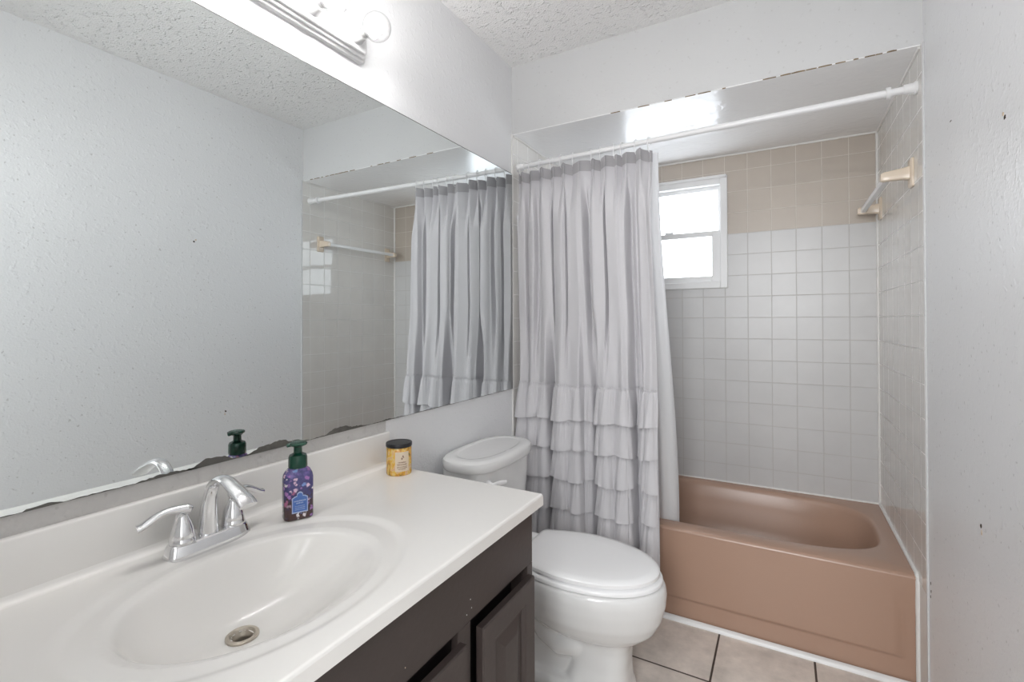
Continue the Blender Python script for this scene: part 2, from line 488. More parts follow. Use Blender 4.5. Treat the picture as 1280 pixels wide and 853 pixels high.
# front wall with the open doorway the camera looks in through
wf = MB()
DX0, DX1, DZ = 0.70, 1.46, 2.04
wf.box((-T, YF - 0.1, 0), (DX0, YF, HC)); wf.box((DX1, YF - 0.1, 0), (W + T, YF, HC)); wf.box((DX0, YF - 0.1, DZ), (DX1, YF, HC))
struct(wf.build('wall_front', M['wall']))
dt = MB()
dt.box((DX0 - 0.055, YF, 0), (DX0, YF + 0.015, DZ + 0.055), 0.004); dt.box((DX1, YF, 0), (DX1 + 0.055, YF + 0.015, DZ + 0.055), 0.004)
dt.box((DX0, YF, DZ), (DX1, YF + 0.015, DZ + 0.055), 0.004)
struct(dt.build('trim_1', M['white_trim']))
struct(MB().box((-T, YF - 1.5, -0.05), (W + T, DB + T, 0)).build('floor', M['floor']))
struct(MB().box((-T, YF - 0.1, HC), (W + T, DB + T, HC + 0.08)).build('ceiling', M['popcorn']))
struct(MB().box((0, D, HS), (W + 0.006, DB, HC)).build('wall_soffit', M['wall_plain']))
struct(MB().box((0.0, D + 0.001, HS - 0.004), (W, DB, HS + 0.001)).build('ceiling_alcove', M['alcove_ceiling']))
# hallway beyond the doorway
h = MB()
h.box((-0.4, YF - 1.6, 0), (-0.3, YF - 0.1, HC)); h.box((W + 0.3, YF - 1.6, 0), (W + 0.4, YF - 0.1, HC))
h.box((-0.4, YF - 1.7, 0), (W + 0.4, YF - 1.6, HC)); h.box((-0.4, YF - 1.7, HC), (W + 0.4, YF - 0.1, HC + 0.08))
struct(h.build('wall_hallway', M['hall']))

# caulk lines and trims
def strip(path, r, name, mat, wob=0.0006, parent=None, var=0.15):
    P = []
    for a, b in zip(path[:-1], path[1:]):
        n = max(4, int((Vector(b) - Vector(a)).length / 0.02))
        for k in range(n): P.append(Vector(a).lerp(Vector(b), k / n))
    P.append(Vector(path[-1]))
    return MB().tube([(q.x + random.uniform(-wob, wob), q.y + random.uniform(-wob, wob), q.z + random.uniform(-wob, wob)) for q in P],
                     [r * random.uniform(1 - var, 1 + var) for q in P], 8).build(name, mat, parent, 60)
struct(strip([(W - 0.001, D + 0.01, HS - 0.006), (W - 0.001, DB - 0.002, HS - 0.006), (0.008, DB - 0.002, HS - 0.006), (0.008, D + 0.01, HS - 0.006)], 0.0055, 'trim_2', M['caulk']))
struct(strip([(W - 0.002, DB - 0.002, ZT), (W - 0.002, DB - 0.002, HS)], 0.0065, 'trim_3', M['caulk']))
struct(strip([(W - 0.001, DB, ZT + 0.002), (W - 0.001, TF + 0.02, ZT + 0.002), (W - 0.001, TF + 0.004, ZT - 0.003), (W - 0.001, TF + 0.002, ZT - 0.02), (W - 0.001, TF + 0.002, 0.02)], 0.0085, 'trim_4', M['caulk'], 0.0002, None, 0.04))
struct(strip([(0.010, DB - 0.001, ZT + 0.002), (W, DB - 0.001, ZT + 0.002)], 0.0045, 'trim_5', M['caulk']))
# painted edge strip where the side tile stops
struct(MB().box((W + 0.001, D - 0.006, 0.0), (W + 0.0062, TF + 0.009, ZT - 0.0125), 0.001, 1).build('trim_10', M['caulk']))
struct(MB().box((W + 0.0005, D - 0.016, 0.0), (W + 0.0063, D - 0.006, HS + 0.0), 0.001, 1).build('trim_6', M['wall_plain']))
# quarter round at the foot of the tub
q = []
for x_ in (0.02, W - 0.001):
    q.append([(x_, TF, 0.0), (x_, TF, 0.017), (x_, TF - 0.007, 0.0155), (x_, TF - 0.012, 0.012), (x_, TF - 0.0155, 0.007), (x_, TF - 0.017, 0.0)])
struct(MB().loft(q).build('trim_7', M['white_trim'], None, 50))
# cracked caulk along the soffit's lower edge
cm = MB(); x_ = 0.01
while x_ < W - 0.02:
    ln = random.uniform(0.01, 0.05)
    dens = 0.22 + 0.25 * (x_ > 0.60) + 0.45 * (1.12 < x_ < 1.42)
    if random.random() < dens and not (0.35 < x_ < 0.47):
        hgt = random.uniform(0.0, 0.0008) * (2.2 if x_ > 1.1 else 1)
        n = 6; ring = []
        for k in range(n + 1):
            t = k / n
            ring.append([(x_ + t * ln, D - 0.0012, HS - 0.0015 + hgt * math.sin(PI * t) * random.uniform(.5, 1)), (x_ + t * ln, D - 0.0012, HS - 0.0041),
                         (x_ + t * ln, D + 0.001, HS - 0.0045), (x_ + t * ln, D + 0.001, HS - 0.0015)])
        cm.loft(ring)
    x_ += ln + random.uniform(0.0, 0.02)
struct(cm.build('trim_8', M['brown_stain']))
# left front vertical edge of the tile, dark joint
struct(MB().box((0.0, D - 0.006, 0.0), (0.0065, D + 0.004, HS)).build('trim_9', M['caulk']))

# chips in the right wall paint
def chip(y, z, ry, rz, mat, name='paint_chip'):
    ring0, ring1 = [], []
    for k in range(12):
        a = 2 * PI * k / 12; f = random.uniform(0.55, 1.1)
        ring0.append((W + 0.0065, y + ry * f * math.cos(a), z + rz * f * math.sin(a)))
        ring1.append((W + 0.0052, y + ry * 0.8 * f * math.cos(a), z + rz * 0.8 * f * math.sin(a)))
    return struct(MB().loft([ring0, ring1]).build(name, mat, wr))
chip(1.362, 1.668, 0.0075, 0.005, M['dark_chip']); chip(1.370, 1.677, 0.006, 0.006, M['chip_plaster'])
chip(1.724, 1.791, 0.010, 0.0022, M['dark_chip'])
chip(1.524, 0.767, 0.006, 0.007, M['dark_chip']); chip(1.520, 0.752, 0.004, 0.009, M['chip_plaster'])
for yy, zz in ((1.975, 0.419), (1.972, 0.395), (1.978, 0.375), (0.53, 1.445), (0.50, 1.36), (0.37, 1.30)):
    chip(yy, zz, 0.004, 0.006, M['dark_chip'])

# ------------------------------------------------------------------ window
fr = MB()
FY0, FY1 = DB - 0.012, DB + 0.06
def frame(mb, x0, x1, z0, z1, w_l, w_r, w_b, w_t, y0, y1, bev=0.002):
    mb.box((x0, y0, z0), (x0 + w_l, y1, z1), bev); mb.box((x1 - w_r, y0, z0), (x1, y1, z1), bev)
    mb.box((x0 + w_l, y0, z0), (x1 - w_r, y1, z0 + w_b), bev); mb.box((x0 + w_l, y0, z1 - w_t), (x1 - w_r, y1, z1), bev)
frame(fr, WX0, WX1, WZ0, WZ1, 0.036, 0.036, 0.036, 0.044, FY0, FY1, 0.003)
wn = struct(fr.build('window_1', M['white_trim'], None))
struct(MB().tube([(WX0, DB - 0.016, WZ1 - 0.004), (WX1 - 0.004, DB - 0.016, WZ1 - 0.004)], 0.0085, 12).build('window_head_bead', M['white_trim'], wn, 60))
us = MB(); frame(us, WX0 + 0.036, WX1 - 0.036, 1.725, WZ1 - 0.044, 0.014, 0.014, 0.020, 0.022, DB + 0.026, DB + 0.048)
su = struct(us.build('upper_sash', M['white_trim'], wn))
struct(MB().box((WX0 + 0.045, DB + 0.034, 1.735), (WX1 - 0.045, DB + 0.040, WZ1 - 0.055)).build('pane', M['pane'], su))
ls = MB(); frame(ls, WX0 + 0.036, WX1 - 0.036, WZ0 + 0.036, 1.742, 0.044, 0.044, 0.032, 0.030, DB + 0.000, DB + 0.025)
sl = struct(ls.build('lower_sash', M['white_trim'], wn))
struct(MB().box((WX0 + 0.07, DB + 0.010, WZ0 + 0.06), (WX1 - 0.07, DB + 0.016, 1.72)).build('pane', M['pane'], sl))
struct(MB().box((0.545, DB - 0.006, 1.738), (0.59, DB + 0.012, 1.752), 0.003).build('sash_latch', M['white_plastic'], sl))

# ------------------------------------------------------------------ bathtub
bt = thing('bathtub', (W / 2, (TF + DB) / 2, 0), 'tan pink enamelled built in bathtub with a plain apron', 'bathtub')
BX0, BX1, BY0, BY1 = 0.010, W - 0.003, TF, DB - 0.002
NI = 160
icx, icy = (0.11 + 1.462) / 2, (2.180 + 2.782) / 2
ihx, ihy = (1.462 - 0.11) / 2, (2.782 - 2.180) / 2
def inner(sc, z, dx=0.0, r=0.24, sy=None):
    hx, hy = ihx - sc, ihy - (sc if sy is None else sy)
    rr = min(r, hy - 0.002)
    out = []
    for i in range(NI):
        t = 2 * PI * i / NI
        # ray to rounded rectangle
        c, s_ = math.cos(t), math.sin(t)
        n = 3.6
        k = (abs(c / hx) ** n + abs(s_ / hy) ** n) ** (-1 / n)
        out.append((icx + dx + k * c, icy + k * s_, z))
    return out
def outer_ring(z, ins):
    out = []
    for i in range(NI):
        t = 2 * PI * i / NI
        c, s_ = math.cos(t), math.sin(t)
        ox, oy = (BX0 + BX1) / 2, (BY0 + BY1) / 2
        hx, hy = (BX1 - BX0) / 2, (BY1 - BY0) / 2
        # match directions from inner centre to the rectangle border
        k = 1e9
        if c > 1e-6: k = min(k, (BX1 - icx) / c)
        if c < -1e-6: k = min(k, (BX0 - icx) / c)
        if s_ > 1e-6: k = min(k, (BY1 - icy) / s_)
        if s_ < -1e-6: k = min(k, (BY0 + ins - icy) / s_)
        out.append([icx + k * c, icy + k * s_, z])
    # snap the nearest ray to each corner so the rectangle stays square
    for cx_, cy_ in ((BX0, BY0 + ins), (BX1, BY0 + ins), (BX0, BY1), (BX1, BY1)):
        j = min(range(NI), key=lambda q_: (out[q_][0] - cx_) ** 2 + (out[q_][1] - cy_) ** 2)
        out[j][0], out[j][1] = cx_, cy_
    return [tuple(o) for o in out]
tb = MB()
tb.loft([outer_ring(ZT - 0.012, 0.0), outer_ring(ZT - 0.004, 0.0025), outer_ring(ZT, 0.010), inner(-0.010, ZT + 0.001), inner(-0.003, ZT - 0.001), inner(0.003, ZT - 0.007), inner(0.010, ZT - 0.022),
         inner(0.022, 0.30, 0.0), inner(0.045, 0.20, -0.004), inner(0.075, 0.11, -0.01), inner(0.11, 0.075, -0.02), inner(0.17, 0.062, -0.03), inner(0.26, 0.060, -0.03)], cap0=False)
tb.build('basin', M['tub'], bt, 50)
def apron(u, v):
    x_ = BX0 + u * (BX1 - BX0); z_ = v * (ZT - 0.012)
    # the panel stands out 7 mm over a lower recess, fading out towards the rim
    gx = sstep(1.492, 1.452, x_)
    gz = sstep(0.085, 0.097, z_)
    rim = sstep(0.20, 0.345, z_)
    off = 0.008 * (1 - max(min(gx, gz), rim)) 
    return (x_, TF + off, z_)
ap = MB().grid(apron, 190, 74)
ap.build('apron', M['tub'], bt, 60)
# overflow plate and drain at the tap end, behind the curtain
MB().lathe([(0.0, 0.0), (0.034, 0.0), (0.036, 0.004), (0.028, 0.009), (0.0, 0.010)], (0.142, icy, 0.29), 'x', 28, False, False).build('overflow_plate', M['chrome'], bt, 40)
MB().lathe([(0.030, 0.0), (0.030, 0.004), (0.020, 0.003), (0.018, 0.0)], (0.36, icy, 0.061), 'z', 28).build('drain', M['chrome'], bt, 40)

# ------------------------------------------------------------------ vanity cabinet
VX = 0.540
VY0, VY1 = -0.070, 1.152
vc = thing('vanity_cabinet', (0.27, 0.54, 0), 'dark brown painted vanity cabinet with raised panel doors under the white sink top', 'cabinet')
cb = MB()
cb.box((0.003, VY1 - 0.016, 0.0), (VX - 0.018, VY1, 0.757)); cb.box((0.003, VY0, 0.0), (VX - 0.018, VY0 + 0.016, 0.757))
cb.box((0.003, VY0 + 0.016, 0.09), (VX - 0.018, VY1 - 0.016, 0.106)); cb.box((0.003, VY0 + 0.016, 0.106), (0.012, VY1 - 0.016, 0.60))
cb.box((VX - 0.085, VY0 + 0.016, 0.0), (VX - 0.070, VY1 - 0.016, 0.09))
cb.build('body', M['cabinet'], vc)
cb2 = MB().box((VX - 0.06, VY0 + 0.018, 0.108), (VX - 0.056, VY1 - 0.018, 0.598))  # dark sheet standing in for the unlit interior behind the door gaps
cb2.build('dark_gap_panel', M['gap_shade'], vc)
ff = MB()
OZ0, OZ1 = 0.135, 0.608
doors = [(0.880, 1.128), (0.572, 0.820), (0.264, 0.512), (-0.044, 0.204)]
ff.box((VX - 0.018, VY0, OZ1), (VX, VY1, 0.757), 0.0012, 1)
ff.box((VX - 0.018, VY0, 0.09), (VX, VY1, OZ0), 0.0012, 1)
prev = VY1
for a, b in doors:
    ff.box((VX - 0.018, b - 0.005, OZ0), (VX, prev, OZ1), 0.0012, 1)
    prev = a - 0.020
ff.box((VX - 0.018, VY0, OZ0), (VX, VY0 + 0.010, OZ1), 0.0012, 1)
ff.build('face_frame', M['cabinet'], vc)
def door(a, b):
    z0, z1 = 0.125, 0.586
    xf, xb = VX + 0.020, VX + 0.0015
    def ring(ins, x_): return [(x_, a + ins, z0 + ins), (x_, b - ins, z0 + ins), (x_, b - ins, z1 - ins), (x_, a + ins, z1 - ins)]
    d = MB().loft([ring(0.0, xb), ring(0.0, xf - 0.003), ring(0.003, xf), ring(0.049, xf), ring(0.053, xf - 0.003), ring(0.058, xf - 0.010), ring(0.060, xf - 0.010)])
    do = d.build('door', M['cabinet'], vc)
    MB().loft([ring(0.0585, xf - 0.0105), ring(0.0595, xf - 0.0095), ring(0.066, xf - 0.0092), ring(0.092, xf - 0.002), ring(0.096, xf - 0.001)]).build('raised_panel', M['cabinet'], do)
for a, b in doors: door(a, b)
for (y_, z_) in ((0.846, 0.628), (0.864, 0.634), (0.655, 0.636), (0.86, 0.654)):
    r = 0.0012
    MB().sphere((VX + 0.0002, y_, z_), r, 8, 6, (0.5, 1, 1)).build('paint_speck', M['chip_plaster'] if y_ < 0.7 else M['white_plastic'], vc, 60)

# ------------------------------------------------------------------ counter top with cast basin
SX, SY, SA, SB = 0.306, 0.540, 0.168, 0.215     # basin centre and half axes
OA, OB = 0.220, 0.300                            # outer dish
CX0, CX1, CY0, CY1 = 0.020, 0.567, -0.075, 1.166
DRX, DRY, DEP = 0.243, 0.541, 0.128
def top_z(x_, y_):
    r = math.sqrt(((x_ - SX) / SA) ** 2 + ((y_ - SY) / SB) ** 2)
    ro = math.sqrt(((x_ - SX) / OA) ** 2 + ((y_ - SY) / OB) ** 2)
    z = CT
    z -= 0.0055 * (1 - sstep(0.90, 1.0, ro))             # shallow outer dish
    z -= 0.006 * (1 - sstep(0.98, 1.10, r))              # eased inner lip
    if r < 1:
        r = math.sqrt(((x_ - SX - (DRX - SX) * (1 - r * r)) / SA) ** 2 + ((y_ - SY) / SB) ** 2)
        # bowl centre drifts toward the drain with depth
        z -= (DEP - 0.0115) * (1 - min(1.0, r) ** 2.9)
    # cove at the backsplash
    d = x_ - CX0
    if d < 0.014: z += 0.014 - math.sqrt(max(0, 0.014 ** 2 - (0.014 - d) ** 2))
    # rolled front and right edges
    for dd in (CX1 - x_, CY1 - y_):
        if dd < 0.006: z -= 0.006 - math.sqrt(max(0, 0.006 ** 2 - (0.006 - dd) ** 2))
    return z
def top_s(x_, y_):
    """surface height with the bowl's rim eased over a few millimetres"""
    r = math.sqrt(((x_ - SX) / SA) ** 2 + ((y_ - SY) / SB) ** 2)
    if not 0.92 < r < 1.08: return top_z(x_, y_)
    z = 0; n = 0
    for i in range(-2, 3):
        for j in range(-2, 3):
            z += top_z(x_ + i * 0.0022, y_ + j * 0.0022); n += 1
    return z / n
def axis_pts(a, b, n, fine):
    pts = [a + (b - a) * i / n for i in range(n + 1)] + fine
    return sorted(set(round(p_, 5) for p_ in pts))
xs = axis_pts(CX0, CX1, 140, [CX0 + 0.001 * k for k in range(1, 15)] + [CX1 - 0.0009 * k for k in range(1, 8)])
ys = axis_pts(CY0, CY1, 310, [CY1 - 0.0009 * k for k in range(1, 8)])
ct = thing('sink_countertop', (0.29, 0.545, 0.757), 'white cultured marble countertop with oval sink bowl cast in', 'countertop')
nx, ny = len(xs), len(ys)
Z = [[top_s(x_, y_) for y_ in ys] for x_ in xs]
def nrm(x_, y_):
    e_ = 0.0012
    dzx = (top_s(min(x_ + e_, CX1), y_) - top_s(max(x_ - e_, CX0), y_)) / (min(x_ + e_, CX1) - max(x_ - e_, CX0))
    dzy = (top_s(x_, min(y_ + e_, CY1)) - top_s(x_, max(y_ - e_, CY0))) / (min(y_ + e_, CY1) - max(y_ - e_, CY0))
    return Vector((-dzx, -dzy, 1)).normalized()
def heightmesh(name, keep, parent, skirt=False):
    off = world_loc(parent); idx = {}; vs = []; ns = []; fs = []
    def vid(i, j):
        if (i, j) not in idx:
            idx[(i, j)] = len(vs)
            vs.append((xs[i] - off[0], ys[j] - off[1], Z[i][j] - off[2])); ns.append(nrm(xs[i], ys[j]))
        return idx[(i, j)]
    for i in range(nx - 1):
        for j in range(ny - 1):
            if keep((xs[i] + xs[i + 1]) / 2, (ys[j] + ys[j + 1]) / 2):
                fs.append((vid(i, j), vid(i + 1, j), vid(i + 1, j + 1), vid(i, j + 1)))
    nsm = len(fs)
    if skirt:
        base = CT - 0.031 - off[2]
        border = [(i, 0) for i in range(nx)] + [(nx - 1, j) for j in range(1, ny)] + [(i, ny - 1) for i in range(nx - 2, -1, -1)] + [(0, j) for j in range(ny - 2, 0, -1)]
        tops = []
        for (i, j) in border:
            v = vs[idx[(i, j)]]; tops.append((len(vs), len(vs) + 1)); vs.append(v); vs.append((v[0], v[1], base)); ns += [Vector((0, 0, 1))] * 2
        n = len(border)
        for k in range(n):
            a, b = tops[k], tops[(k + 1) % n]
            fs.append((a[0], a[1], b[1], b[0]))
    me = bpy.data.meshes.new(name)
    me.from_pydata(vs, [], fs)
    me.polygons.foreach_set('use_smooth', [k < nsm for k in range(len(me.polygons))])
    if not skirt:
        me.normals_split_custom_set_from_vertices([tuple(q_) for q_ in ns])
    else:
        ln = []
        for pl in me.polygons:
            for li in pl.loop_indices:
                ln.append(tuple(ns[me.loops[li].vertex_index]) if pl.index < nsm else tuple(pl.normal))
        me.normals_split_custom_set(ln)
    me.materials.append(M['marble'])
    o = bpy.data.objects.new(name, me); COL.objects.link(o); o.parent = parent
    return o
def r_in(x_, y_): return math.sqrt(((x_ - SX) / SA) ** 2 + ((y_ - SY) / SB) ** 2)
heightmesh('slab', lambda x_, y_: r_in(x_, y_) > 1.0, ct, True)
bs_ = heightmesh('sink_bowl', lambda x_, y_: r_in(x_, y_) <= 1.0 and (x_ - DRX) ** 2 + (y_ - DRY) ** 2 > 0.0185 ** 2, ct)
MB().box((0.0016, CY0, CT - 0.031), (CX0, CY1, 0.896), 0.004, 3).build('backsplash', M['marble'], ct, 50)
zd = top_z(DRX, DRY)
dr = MB().lathe([(0.0285, -0.004), (0.0285, 0.0015), (0.026, 0.0035), (0.022, 0.0030), (0.0195, 0.000), (0.0185, -0.006), (0.0165, -0.008), (0.0155, -0.012), (0.0150, -0.05)], (DRX, DRY, zd + 0.002), 'z', 40, False, False)
dr.build('drain', M['worn_chrome'], ct, 40)
MB().lathe([(0.0, 0.0), (0.015, 0.0), (0.015, -0.004)], (DRX, DRY, zd - 0.020), 'z', 24, False, False).build('drain_hole', M['black'], ct)

# ------------------------------------------------------------------ faucet
FX, FY, FZ = 0.082, 0.568, CT
fc = thing('faucet', (FX, FY, FZ - 0.003), 'chrome two handle faucet with high arched spout behind the sink bowl', 'faucet')
def stad(hx, hy, z, n=40):
    return superell(FX, FY, hx, hy, 3.6, z, n)
MB().loft([stad(0.0265, 0.083, FZ - 0.0055), stad(0.0270, 0.0835, FZ + 0.002), stad(0.0245, 0.081, FZ + 0.008), stad(0.022, 0.078, FZ + 0.019), stad(0.020, 0.076, FZ + 0.0225), stad(0.016, 0.072, FZ + 0.0235)]).build('base_plate', M['chrome'], fc, 50)
for sgn in (-1, 1):
    hy = FY + sgn * 0.051
    hb = MB().lathe([(0.0215, 0.0), (0.0232, 0.003), (0.0230, 0.007), (0.0218, 0.009), (0.0220, 0.014), (0.0198, 0.026), (0.0155, 0.040), (0.0112, 0.050), (0.0100, 0.055), (0.0, 0.060)], (FX, hy, FZ + 0.022), 'z', 32, True, False).build('handle', M['chrome'], fc, 50)
    # flared crown and swept lever
    pts, rad, fl = [], [], []
    for k in range(17):
        t = k / 16
        pts.append((FX + (0.012 - 0.024 * t) * (1 if sgn < 0 else 0.6), hy + sgn * (-0.014 + (0.087 if sgn < 0 else 0.080) * t), FZ + 0.0815 + 0.007 * (1 - t) ** 4 + 0.011 * math.sin(PI * min(1, t * 1.1)) - 0.010 * max(0, t - 0.45) ** 1.5 * 2.2))
        rad.append(0.0064 + 0.0036 * (1 - t) ** 3 + 0.0040 * t ** 2)
        fl.append((0.9 + 0.55 * t, 1.0 - 0.35 * t))
    pts[0] = (pts[0][0], pts[0][1], pts[0][2] + 0.003); rad[0] = 0.003
    MB().tube(pts, rad, 16, fl).build('lever', M['chrome'], hb, 50)
# spout
pts, rad, fl = [], [], []
ctrl = [(-0.004, 0.0, 0.020), (-0.003, 0.0, 0.045), (0.000, 0.0, 0.075), (0.006, 0.0, 0.103), (0.019, 0.0, 0.126), (0.040, 0.0, 0.139), (0.063, 0.0, 0.140), (0.086, 0.0, 0.131), (0.108, 0.0, 0.121), (0.128, 0.0, 0.110), (0.137, 0.0, 0.103)]
crad = [0.0200, 0.0185, 0.0160, 0.0136, 0.0122, 0.0118, 0.0122, 0.0130, 0.0140, 0.0150, 0.0152]
cfl = [(1.05, 0.92), (1.0, 0.9), (1.0, 0.88), (1.0, 0.85), (1.05, 0.78), (1.12, 0.72), (1.18, 0.68), (1.2, 0.66), (1.22, 0.64), (1.24, 0.6), (1.2, 0.5)]
def cat(A, t):
    n = len(A) - 1; k = min(int(t * n), n - 1); f = t * n - k
    def g(i): return A[max(0, min(n, i))]
    p0, p1, p2, p3 = g(k - 1), g(k), g(k + 1), g(k + 2)
    def h_(a, b, c, d): return 0.5 * (2 * b + (c - a) * f + (2 * a - 5 * b + 4 * c - d) * f * f + (3 * b - a - 3 * c + d) * f ** 3)
    if isinstance(p1, tuple): return tuple(h_(a, b, c, d) for a, b, c, d in zip(p0, p1, p2, p3))
    return h_(p0, p1, p2, p3)
for k in range(45):
    t = k / 44
    c = cat(ctrl, t); pts.append((FX + c[0], FY + c[1], FZ + c[2])); rad.append(cat(crad, t)); fl.append(cat(cfl, t))
MB().tube(pts, rad, 28, [(b, a) for a, b in fl], up=(0, 1, 0)).build('spout', M['chrome'], fc, 50)
MB().tube([(FX - 0.0225, FY, FZ + 0.018), (FX - 0.0225, FY, FZ + 0.066)], 0.0021, 10).sphere((FX - 0.0225, FY, FZ + 0.070), 0.0052, 14, 10).build('lift_rod', M['chrome'], fc, 50)

# ------------------------------------------------------------------ soap bottle
def lettering(mb, o, ux, uz, nn, cx_, cz_, width, height, glyphs, off=0.0004, curve=None):
    """a row of small raised strokes standing for the tiny print"""
    n = glyphs; gw = width / n
    for k in range(n):
        w_ = gw * random.uniform(0.55, 0.85); x0 = cx_ - width / 2 + k * gw; hh = height * random.uniform(0.75, 1.0)
        a = [(x0, cz_ - height / 2), (x0 + w_, cz_ - height / 2), (x0 + w_, cz_ - height / 2 + hh), (x0, cz_ - height / 2 + hh)]
        vs = []
        for d_ in (0.0, off):
            for (u_, v_) in a:
                vs.append(curve(u_, v_, d_))
        mb.add(vs, [(0, 1, 2, 3), (4, 5, 6, 7), (0, 1, 5, 4), (1, 2, 6, 5), (2, 3, 7, 6), (3, 0, 4, 7)])

SBX, SBY, SBZ = 0.127, 0.746, top_z(0.127, 0.746)
sb = thing('soap_dispenser', (SBX, SBY, SBZ), 'purple floral foaming soap bottle with dark green pump', 'soap bottle')
ang = math.radians(-25)          # the label faces the camera side of the room
def rot(x_, y_): return (SBX + x_ * math.cos(ang) - y_ * math.sin(ang), SBY + x_ * math.sin(ang) + y_ * math.cos(ang))
def rr(h, w_, z, r):
    return [(*rot(a - 0, b - 0), SBZ + z) for a, b, _ in rrect(0, 0, h, w_, r, 0, 6)]
SH, SW_ = 0.0215, 0.0325
sbm = MB().loft([rr(SH - 0.004, SW_ - 0.004, 0.0, 0.012), rr(SH - 0.001, SW_ - 0.001, 0.002, 0.014), rr(SH, SW_, 0.006, 0.014), rr(SH, SW_, 0.095, 0.014), rr(SH - 0.001, SW_ - 0.0015, 0.104, 0.015),
           rr(SH - 0.004, SW_ - 0.006, 0.113, 0.016), rr(SH - 0.0055, SW_ - 0.0135, 0.119, 0.0155), rr(SH - 0.006, SW_ - 0.017, 0.121, 0.0154)])
bo = sbm.build('bottle', M['soap_print'], sb, 40)
def lab(u_, v_, d_):    # label plane coordinates on the broad face
    x_, y_ = rot(SH + 0.0002 + d_, u_)
    return (x_, y_, SBZ + v_)
def labplate(mb, sc, d0, d1):
    out = []
    pts_ = [(-0.0165, 0.019), (0.0165, 0.019), (0.0165, 0.052), (0.011, 0.0555), (0.0065, 0.0565)]
    for k in range(9):
        a = math.radians(-20 + 220 * k / 8); pts_.append((0.0065 * math.cos(a), 0.0585 + 0.0065 * math.sin(a)))
    pts_ += [(-0.0065, 0.0565), (-0.011, 0.0555), (-0.0165, 0.052)]
    c_ = (0, 0.041)
    r0 = [lab((u_ - c_[0]) * sc, c_[1] + (v_ - c_[1]) * sc, d0) for u_, v_ in pts_]
    r1 = [lab((u_ - c_[0]) * sc, c_[1] + (v_ - c_[1]) * sc, d1) for u_, v_ in pts_]
    mb.loft([r0, r1])
e1 = MB(); labplate(e1, 1.06, 0.0, 0.0004); la = e1.build('label', M['label_edge'], bo)
e2 = MB(); labplate(e2, 0.93, 0.0003, 0.0007); e2.build('label_panel', M['label_blue'], la)
tx = MB()
lettering(tx, None, None, None, None, 0, 0.0455, 0.026, 0.0030, 9, 0.0004, lambda u_, v_, d_: lab(u_, v_, d_ + 0.0007))
lettering(tx, None, None, None, None, 0, 0.0405, 0.016, 0.0030, 5, 0.0004, lambda u_, v_, d_: lab(u_, v_, d_ + 0.0007))
for zz in (0.0335, 0.0295, 0.0255): lettering(tx, None, None, None, None, 0, zz, 0.022, 0.0014, 11, 0.0003, lambda u_, v_, d_: lab(u_, v_, d_ + 0.0007))
tx.build('label_print', M['label_edge'], la)
def C(z): return (SBX, SBY, SBZ + z)
pc = MB().lathe([(0.0155, 0.118), (0.0205, 0.119), (0.0210, 0.122), (0.0205, 0.143), (0.0185, 0.148), (0.0125, 0.151), (0.0095, 0.153), (0.0092, 0.168), (0.0100, 0.170)], C(0), 'z', 36).build('pump_collar', M['green_plastic'], sb, 35)
ph = MB().loft([[(*rot(a, b), SBZ + z) for a, b, _ in superell(0.0 + dx, 0, hx, hy, 2.4, 0, 36)] for (hx, hy, dx, z) in ((0.0100, 0.0100, 0, 0.166), (0.0140, 0.0150, 0.002, 0.1690), (0.0190, 0.0190, 0.003, 0.1720), (0.0195, 0.0200, 0.003, 0.1750), (0.0165, 0.0175, 0.002, 0.1775), (0.010, 0.011, 0.001, 0.1785))]).build('pump_head', M['green_plastic'], sb, 40)
MB().tube([(*rot(0.004, -0.010), SBZ + 0.1735), (*rot(0.005, -0.019), SBZ + 0.1738), (*rot(0.006, -0.0255), SBZ + 0.1725)], [0.0052, 0.0048, 0.0040], 12).build('nozzle', M['green_plastic'], ph, 45)

# ------------------------------------------------------------------ candle jar
KX, KY, KZ, KR = 0.106, 1.113, CT, 0.0375
ka = thing('candle_jar', (KX, KY, KZ), 'small yellow floral candle jar with black lid at the counter end', 'candle')
kj = MB().lathe([(KR - 0.004, 0.0), (KR - 0.001, 0.001), (KR, 0.004), (KR, 0.078), (KR - 0.002, 0.082), (KR - 0.005, 0.083)], (KX, KY, KZ), 'z', 48).build('jar', M['candle_print'], ka, 40)
MB().lathe([(KR - 0.002, 0.0825), (KR + 0.0010, 0.083), (KR + 0.0018, 0.085), (KR + 0.0018, 0.092), (KR + 0.0006, 0.0945), (KR - 0.005, 0.0945), (KR - 0.006, 0.0935)], (KX, KY, KZ), 'z', 48).build('lid', M['black_metal'], ka, 40)
ka0 = math.atan2(-1.10, 1.02) + math.radians(14)
def kc(u_, v_, d_):
    a = ka0 + u_ / KR
    return (KX + (KR + 0.0002 + d_) * math.cos(a), KY + (KR + 0.0002 + d_) * math.sin(a), KZ + v_)
kl = MB()
n = 14
kl.loft([[kc(-0.021 + 0.042 * k / n, z_, d_) for (z_, d_) in ((0.014, 0), (0.072, 0), (0.072, 0.0005), (0.014, 0.0005))] for k in range(n + 1)])
kl = kl.build('label', M['cream_paper'], kj)
kt = MB()
for zz, ww, hh, gl in ((0.0415, 0.024, 0.0040, 8), (0.0350, 0.029, 0.0040, 9), (0.0285, 0.030, 0.0024, 12), (0.0245, 0.030, 0.0022, 12), (0.0205, 0.022, 0.0018, 9)):
    lettering(kt, None, None, None, None, 0, zz, ww, hh, gl, 0.0004, lambda u_, v_, d_: kc(u_, v_, d_ + 0.0005))
